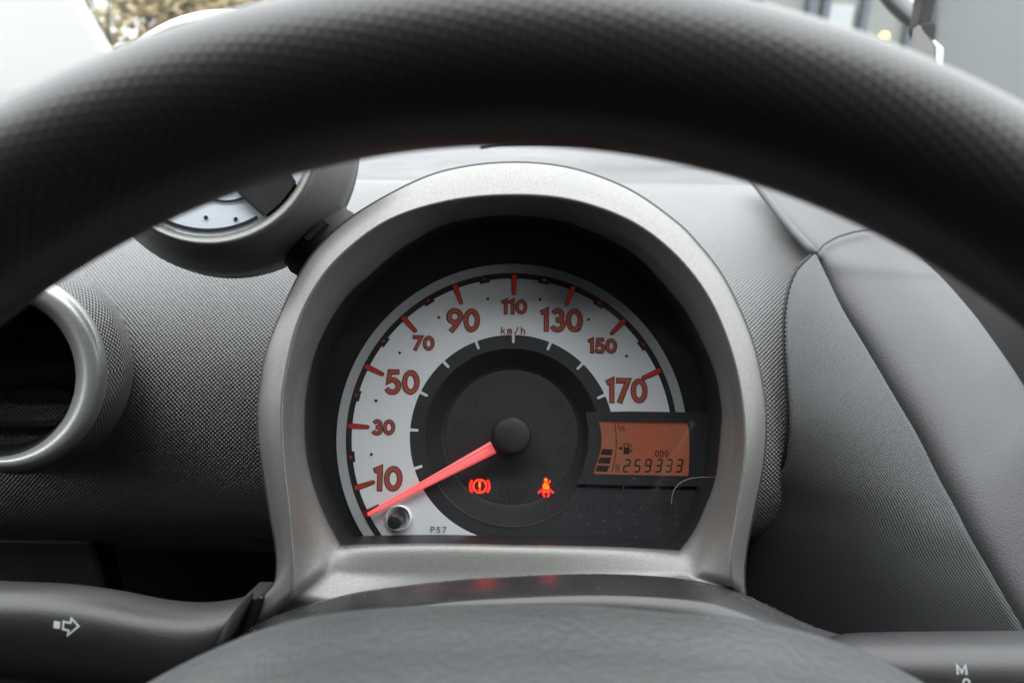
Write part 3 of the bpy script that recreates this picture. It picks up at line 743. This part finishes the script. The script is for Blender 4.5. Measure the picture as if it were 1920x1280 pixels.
# ------------------------------------------------------------------ steering wheel
wheel = thing('steering_wheel', 'black grained steering wheel rim arching across the top of the view', 'steering wheel', MC @ Vector((-.001, .0567 - .179, -.1232)))
RW, rW, tl_, yw, zc, cyw, cxw = .17875, .01637, .0935, -.005, .1401, .05668, -.00097
def W(x, y, z):
    """wheel frame (origin rim top, y up in the wheel plane, z towards driver) -> world"""
    y2 = y * math.cos(tl_) + z * math.sin(tl_); z2 = -y * math.sin(tl_) + z * math.cos(tl_)
    x3 = x * math.cos(yw) + z2 * math.sin(yw); z3 = -x * math.sin(yw) + z2 * math.cos(yw)
    return MC @ Vector((x3 + cxw, y2 + cyw, z3 - zc))
NT, NP = 360, 48
rows = []; 
V, Fc, U = [], [], []
for i in range(NT + 1):
    a = 2 * math.pi * i / NT
    for j in range(NP + 1):
        b = 2 * math.pi * j / NP
        rr = RW + rW * math.cos(b)
        V.append(W(rr * math.cos(a), rr * math.sin(a) - RW, rW * math.sin(b))); U.append((a * RW, b * rW))
for i in range(NT):
    for j in range(NP):
        q = i * (NP + 1) + j; Fc.append((q, q + 1, q + NP + 2, q + NP + 1))
mesh('rim', V, Fc, M['wheel'], wheel, uvs=U)
# centre pad (airbag cover)
pc = [(60,1440,.172),(160,1350,.176),(270,1282,.180),(350,1238,.183),(430,1200,.186),(500,1172,.188),(600,1146,.190),(750,1127,.192),(960,1118,.193),(1100,1122,.192),(1250,1138,.190),(1400,1156,.188),(1500,1178,.186),(1590,1208,.184),(1680,1250,.182),(1760,1296,.178),(1860,1370,.174),(1950,1450,.170)]
pc = crom(pc, 90)
steps = [(60,.03),(22,.014),(6,.005),(0,0),(8,-.0030),(20,-.0068),(42,-.0125),(80,-.021),(130,-.032),(200,-.043),(320,-.050),(620,-.050)]
steps = crom(steps, 40)
surf('airbag_cover', [[C(x, y + dy + 13 * math.exp(-((x - 960) / 420) ** 2), d + dd) for x, y, d in pc] for dy, dd in steps], M['pad'], wheel)  # hub pad
for s in (-1, 1):      # side spokes, below the frame
    a0 = [W(s * .162, -RW + q, -.004) for q in (.018, -.018)]; b0 = [W(s * .075, -RW + q, -.03) for q in (.026, -.026)]
    prism('spoke', [a0[0], b0[0], b0[1], a0[1]], [p + fwd * .012 for p in (a0[0], b0[0], b0[1], a0[1])], M['pad'], wheel, bev=.003)

# ------------------------------------------------------------------ column cover
cov = thing('column_cover', 'dark grey steering column cover under the speedometer pod', 'column cover', C(960, 1300, .25))
cc = [(380,1290),(405,1245),(432,1206),(470,1177),(500,1161),(560,1138),(650,1114),(720,1102),(850,1087),(960,1080),(1080,1075.5),(1180,1076.5),(1280,1084),(1340,1096),(1400,1116),(1450,1139),(1520,1172),(1580,1191),(1640,1212),(1690,1260),(1720,1330)]
cc = crom(cc, 100)
st = crom([(70,.046),(24,.018),(4,.004),(0,0),(9,-.0045),(19,-.009),(31,-.0135),(46,-.0175),(90,-.022),(160,-.027),(300,-.03)], 30)
surf('upper_shell', [[C(x, y + dy, .262 + dd) for x, y in cc] for dy, dd in st], M['gloss_cover'], cov)
def specks(name, fn, n, r, parent):
    b_ = bmesh.new()
    for i in range(n):
        p_ = fn(); rr = r * random.uniform(.5, 1.6)
        bmesh.ops.create_icosphere(b_, subdivisions=1, radius=rr, matrix=Matrix.Translation(p_ - origin(parent)) @ Matrix.Diagonal((random.uniform(.8, 2.2), 1, .6, 1)))
    m_ = bpy.data.meshes.new(name); b_.to_mesh(m_); b_.free(); m_.materials.append(M['dust'])
    o_ = bpy.data.objects.new(name, m_); o_.parent = parent; o_['kind'] = 'stuff'; link(o_)
rowsc = [[C(x, y + dy, .262 + dd) for x, y in cc] for dy, dd in st]
def on_cover():
    i = min(len(rowsc) - 2, 9 + int(abs(random.gauss(0, 4)))); j = random.randrange(8, 90)
    a_, b_ = rowsc[i][j], rowsc[i][j + 1]; c_ = rowsc[i + 1][j]
    return a_ + (b_ - a_) * random.random() + (c_ - a_) * random.random()
specks('cover_dust', on_cover, 110, .00010, cov)
def on_edge():
    j = random.randrange(8, 90); a_, b_ = rowsc[9][j], rowsc[9][j + 1]
    return a_.lerp(b_, random.random()) + Vector((0, 0, random.uniform(0, .0004)))
specks('edge_lint', on_edge, 90, .00007, cov)
f = [C(x, y, .266) for x, y in ((444,1210),(462,1155),(473,1129),(487,1117),(493,1121),(482,1155),(472,1185),(462,1215))]
prism('side_collar', f, [p + fwd * .02 for p in f], M['cover'], cov, bev=.0015)
f = [C(x, y, .268) for x, y in ((415,1225),(440,1150),(452,1124),(478,1124),(466,1160),(450,1230))]
prism('collar_gap', f, [p + fwd * .02 for p in f], M['matte_black'], cov)

# ------------------------------------------------------------------ stalks
def stalk(name, label, spine, m, part):
    t = thing(name, label, 'stalk', C(spine[0][0], spine[0][1], spine[0][3]))
    sp = crom(spine, 40); rows = []
    for x, y, h, d, dep, *sh in sp:
        c = C(x, y, d); up = (MC.to_3x3() @ Vector((0, 1, 0))); ry = h / F * d
        ring = []
        for i in range(48):
            a = 2 * math.pi * i / 48; ca, sa = math.cos(a), math.sin(a)
            e = .72      # rounded-box section
            ring.append(c + (MC.to_3x3() @ Vector((1, 0, 0))) * (sh[0] if sh else 0) * ry * sa + up * ry * math.copysign(abs(sa) ** e, sa) - fwd * (dep * math.copysign(abs(ca) ** e, ca)))
        rows.append(ring)
    V, Fc, U = grid(rows, True); Fc += [tuple(range(48)), tuple(range(len(V) - 1, len(V) - 49, -1))]
    mesh(part, V, Fc, m, t, uvs=U)
    return t
ls = stalk('indicator_stalk', 'black indicator stalk with a white outlined arrow, left of the column', [(-420,1170,82,.232,.013,0),(-150,1172,80,.236,.014,0),(0,1178,80,.240,.014,0),(107,1186,84,.244,.014,0),(200,1196,82,.247,.014,0),(300,1211,78,.250,.014,0),(365,1217,79,.252,.015,.15),(405,1214,84,.254,.016,.4),(424,1210,88,.256,.017,.42)], M['cover'], 'lever')
# white printed arrow, lying on the front of the lever
def on_stalk(px, py, d): return C(px, py, d)
ar = [(119,1164.5),(132,1167),(134,1158.5),(147.5,1173),(127,1190),(129,1181.5),(118,1178.5)]
tls = lambda x, y, e: C(x, y, .2285 - e * .001)
strokes('arrow_symbol', [(True, ar)], 3.6, tls, M['stalk_print'], ls)
dpl = [C(x, y, .2285) for x, y in ((101,1163),(113,1164.5),(112,1178),(100,1176.5))]
mesh('lamp_symbol', dpl, [(0, 1, 2, 3)], M['stalk_print'], ls, False)
rs = stalk('wiper_stalk', 'black wiper stalk at the lower right with white lettering', [(1540,1296,78,.246,.014),(1600,1290,90,.245,.015),(1680,1288,91,.243,.016),(1760,1288,92,.241,.016),(1900,1287,92,.238,.016),(2100,1286,92,.234,.015),(2300,1288,90,.230,.014)], M['cover'], 'lever')
def slant_text(s, x0, x1, y0, y1, wpx, d, parent, name):
    lines = [l for g in text_lines(s, x0, x1, 0, 1, .1) for l in g]
    lines = [(cl, [(x + (1 - y) * (y1 - y0) * .12, y1 - y * (y1 - y0) + (x - x0) * .06) for x, y in pts]) for cl, pts in lines]
    return strokes(name, lines, wpx, lambda x, y, e: C(x, y, d - e * .001), M['stalk_print'], parent)
slant_text('M', 1791, 1813, 1244, 1263, 4.2, .2235, rs, 'letter')
slant_text('O', 1803, 1820, 1271, 1289, 3.6, .2235, rs, 'letter')

# ------------------------------------------------------------------ windscreen, pillars, mirror
ws = mesh('windscreen', [Vector(p) for p in ((XL - .01, 1.25, .96), (XR + .02, 1.25, .96), (XR - .02, .06, 1.55), (XL + .02, .06, 1.55))], [(0, 1, 2, 3)], M['glass'], None, False, loc=Vector((-.26, 1.25, .96)))
ws['label'] = 'clear windscreen pane behind the wheel rim'; ws['category'] = 'windscreen'
lp = thing('windscreen_pillar', 'pale grey windscreen pillar trim in the top left corner', 'pillar', C(60, 260, 1.0))
f = [C(x, y, 1.0) for x, y in ((-260,-220),(20,-220),(142,0),(198,95),(300,265),(-60,320))]
prism('pillar_trim', f, [p + fwd * .04 for p in f], M['pale_trim'], lp, bev=.006)
rp = thing('door_pillar', 'grey pillar trim in the top right corner', 'pillar', C(1800, 260, .72))
f = [C(x, y, .70) for x, y in ((1762,-150),(2200,-150),(2200,420),(1730,420))]
prism('pillar_trim', f, [p + fwd * .04 for p in f], M['grey_trim'], rp, bev=.006)
f = [C(x, y, .675) for x, y in ((1742,-120),(1769,-120),(1757,-2),(1750,34),(1749,48),(1722,48),(1731,0))]
prism('window_seal', f, [p + fwd * .02 for p in f], M['rubber'], rp, bev=.003)
br_ = thing('mirror_bracket', 'small grey and white bracket at the foot of the black window seal', 'bracket', C(1740, 140, .67))
f = [C(x, y, .668) for x, y in ((1724,44),(1750,40),(1756,44),(1757,52),(1753,78),(1742,80),(1730,66))]
prism('socket', f, [p + fwd * .02 for p in f], M['rubber'], br_, bev=.002)
f = [C(x, y, .655) for x, y in ((1718,50),(1723,47.5),(1728,48),(1731,58),(1745,78),(1752,88),(1751,150),(1702,150))]
prism('plate', f, [p + fwd * .006 for p in f], M['clip_grey'], br_, bev=.0012)
f = [C(x, y, .662) for x, y in ((1727,50),(1734,62),(1749,76),(1757,88),(1754,150),(1748,150))]
prism('plate_edge', f, [p + fwd * .006 for p in f], M['mirror_shell'], br_, bev=.001)
f = [C(x, y, .668) for x, y in ((1747,73),(1754,74),(1771,90),(1766,150),(1748,150))]
prism('white_tab', f, [p + fwd * .010 for p in f], M['clip_white'], br_, bev=.002)
mi = thing('door_mirror', 'black door mirror seen through the glass at top right', 'mirror', C(1690, 60, .95))
mc = crom([(1560,-140),(1612,-60),(1648,0),(1680,35),(1716,64),(1760,90)], 30)
rows = [[C(x + ox, y + oy, .95 + dd) for x, y in mc] for ox, oy, dd in ((3,-3,.06),(0,0,.03),(0,0,.0),(6,-7,-.012),(16,-16,-.015),(28,-22,-.008),(34,-30,.004))]
surf('housing', rows, M['mirror_shell'], mi)
f = [C(x + 30, y - 26, .952) for x, y in mc] + [C(1860, 60, .952), C(1860, -200, .952)]
mesh('mirror_glass', f, [tuple(range(len(f)))], M['mirror_glass'], mi, False)

# ------------------------------------------------------------------ outside
gm = plain('asphalt', (.09, .09, .09), .9, noise=.2, nscale=4)
g = mesh('ground', [Vector((x, y, 0)) for x, y in ((-150, -150), (150, -150), (150, 150), (-150, 150))], [(0, 1, 2, 3)], gm, None, False); g['kind'] = 'structure'
def bush(name, label, c, rx, rz, n, size, col, seed, twigs):
    rnd = random.Random(seed); t = thing(name, label, 'tree', Vector((c[0], c[1], 0)), 'trees beyond the car park')
    V, Fc = [], []
    def leaf(p, s):
        a = Vector((rnd.gauss(0, 1), rnd.gauss(0, 1), rnd.gauss(0, 1))).normalized(); b = a.orthogonal().normalized()
        k = len(V); V.extend([p + a * s, p + b * s * .5, p - a * s, p - b * s * .5]); Fc.append((k, k + 1, k + 2, k + 3))
    for i in range(n):
        cl = Vector((rnd.gauss(0, .5), rnd.gauss(0, .4), rnd.gauss(0, .5)))
        p = Vector(c) + Vector((cl.x * rx, cl.y * rx, cl.z * rz)); leaf(p, size * rnd.uniform(.6, 1.4))
    lm = plain(name + '_leaf', col, .7, noise=.3, nscale=3)
    mesh('crown', V, Fc, lm, t, False)
    tm = plain(name + '_bark', (.10, .085, .06), .9, noise=.3, nscale=20)
    tube('trunk', [Vector((c[0], c[1], 0)), Vector((c[0] + .05, c[1], c[2] * .5)), Vector((c[0], c[1], c[2]))], .09, tm, t)
    for i in range(twigs):
        a = rnd.uniform(0, 6.28); e = Vector(c) + Vector((math.cos(a) * rx * .8, math.sin(a) * rx * .5, rnd.uniform(-.6, .8) * rz))
        s = Vector((c[0], c[1], rnd.uniform(.4, .9) * c[2])); mid = s.lerp(e, .5) + Vector((rnd.uniform(-.2, .2), 0, rnd.uniform(0, .3)))
        tube('branch', crom([tuple(s), tuple(mid), tuple(e)], 6) and [Vector(q) for q in crom([tuple(s), tuple(mid), tuple(e)], 6)], .018, tm, t, 5)
    return t
p = C(190, 40, 9.0); bush('sparse_tree', 'thin olive branches against the white sky beside the left pillar', (p.x, p.y, p.z), 1.6, 1.4, 900, .05, (.17, .17, .09), 3, 26)
p = C(350, 10, 7.0); bush('ochre_shrub', 'blurred ochre shrub above the rev counter hood', (p.x + .1, p.y, p.z), .75, .6, 3500, .05, (.25, .20, .10), 5, 12)
p = C(480, -10, 8.0); bush('ochre_shrub', 'blurred ochre shrub right of the rev counter hood, against the wheel rim', (p.x, p.y, p.z), .5, .5, 1500, .05, (.23, .19, .1), 6, 8)
bl = thing('glass_building', 'pale green blurred building front with blue grey posts at top right', 'building', Vector((C(1560, 40, 9).x, C(1560, 40, 9).y, 0)))
c0 = C(1380, 40, 9.0); c1 = C(1720, 40, 10.0)
dv = (c1 - c0); dv.z = 0
def bq(t, z, off=0.0):
    nrm = Vector((dv.y, -dv.x, 0)).normalized()
    return Vector((c0.x + dv.x * t, c0.y + dv.y * t, z)) + nrm * off
wm = plain('pale_wall', (.18, .20, .18), .6, noise=.3, nscale=2)
prism('wall', [bq(-.6, 0), bq(1.8, 0), bq(1.8, 3.2), bq(-.6, 3.2)], [bq(-.6, 0, -.4), bq(1.8, 0, -.4), bq(1.8, 3.2, -.4), bq(-.6, 3.2, -.4)], wm, bl)
pm = plain('post_blue', (.075, .085, .105), .6)
for t in (-.2, .06, .34, .42, .64, .92, 1.2):
    prism('post', [bq(t, 0, .1), bq(t + .035, 0, .1), bq(t + .035, 3.2, .1), bq(t, 3.2, .1)], [bq(t, 0, 0), bq(t + .035, 0, 0), bq(t + .035, 3.2, 0), bq(t, 3.2, 0)], pm, bl)
prism('brown_door', [bq(.46, 0, .05), bq(.60, 0, .05), bq(.60, 1.45, .05), bq(.46, 1.45, .05)], [bq(.46, 0), bq(.60, 0), bq(.60, 1.45), bq(.46, 1.45)], plain('brown_door', (.11, .085, .06), .6), bl)
prism('bright_pane', [bq(.44, 1.5, .05), bq(.60, 1.5, .05), bq(.60, 1.9, .05), bq(.44, 1.9, .05)], [bq(.44, 1.5), bq(.60, 1.5), bq(.60, 1.9), bq(.44, 1.9)], plain('bright_pane', (.33, .35, .36), .3), bl)
lc_ = C(1658, 70, 8.0)
la = thing('orange_lamp', 'blurred orange lamp outside above the right of the wheel rim', 'lamp', Vector((lc_.x, lc_.y, 0)))
bm = bmesh.new(); bmesh.ops.create_uvsphere(bm, u_segments=16, v_segments=10, radius=.055, matrix=Matrix.Translation(lc_ - la.location))
me = bpy.data.meshes.new('globe'); bm.to_mesh(me); bm.free(); me.materials.append(lit('orange_glow', (1.0, .55, .15), .35))
o = bpy.data.objects.new('globe', me); o.parent = la; link(o)
tube('post', [Vector((lc_.x, lc_.y, 0)), lc_ - Vector((0, 0, .05))], .02, pm, la)

portal('windscreen_portal', ((XL + XR) / 2, .655, 1.255), (R(-63.6), 0, 0), 1.44, 1.33)
portal('right_window_portal', (XR + .05, .20, 1.27), (0, R(90), 0), .56, 1.3)
portal('left_window_portal', (XL - .03, .20, 1.27), (0, R(-90), 0), .56, 1.3)
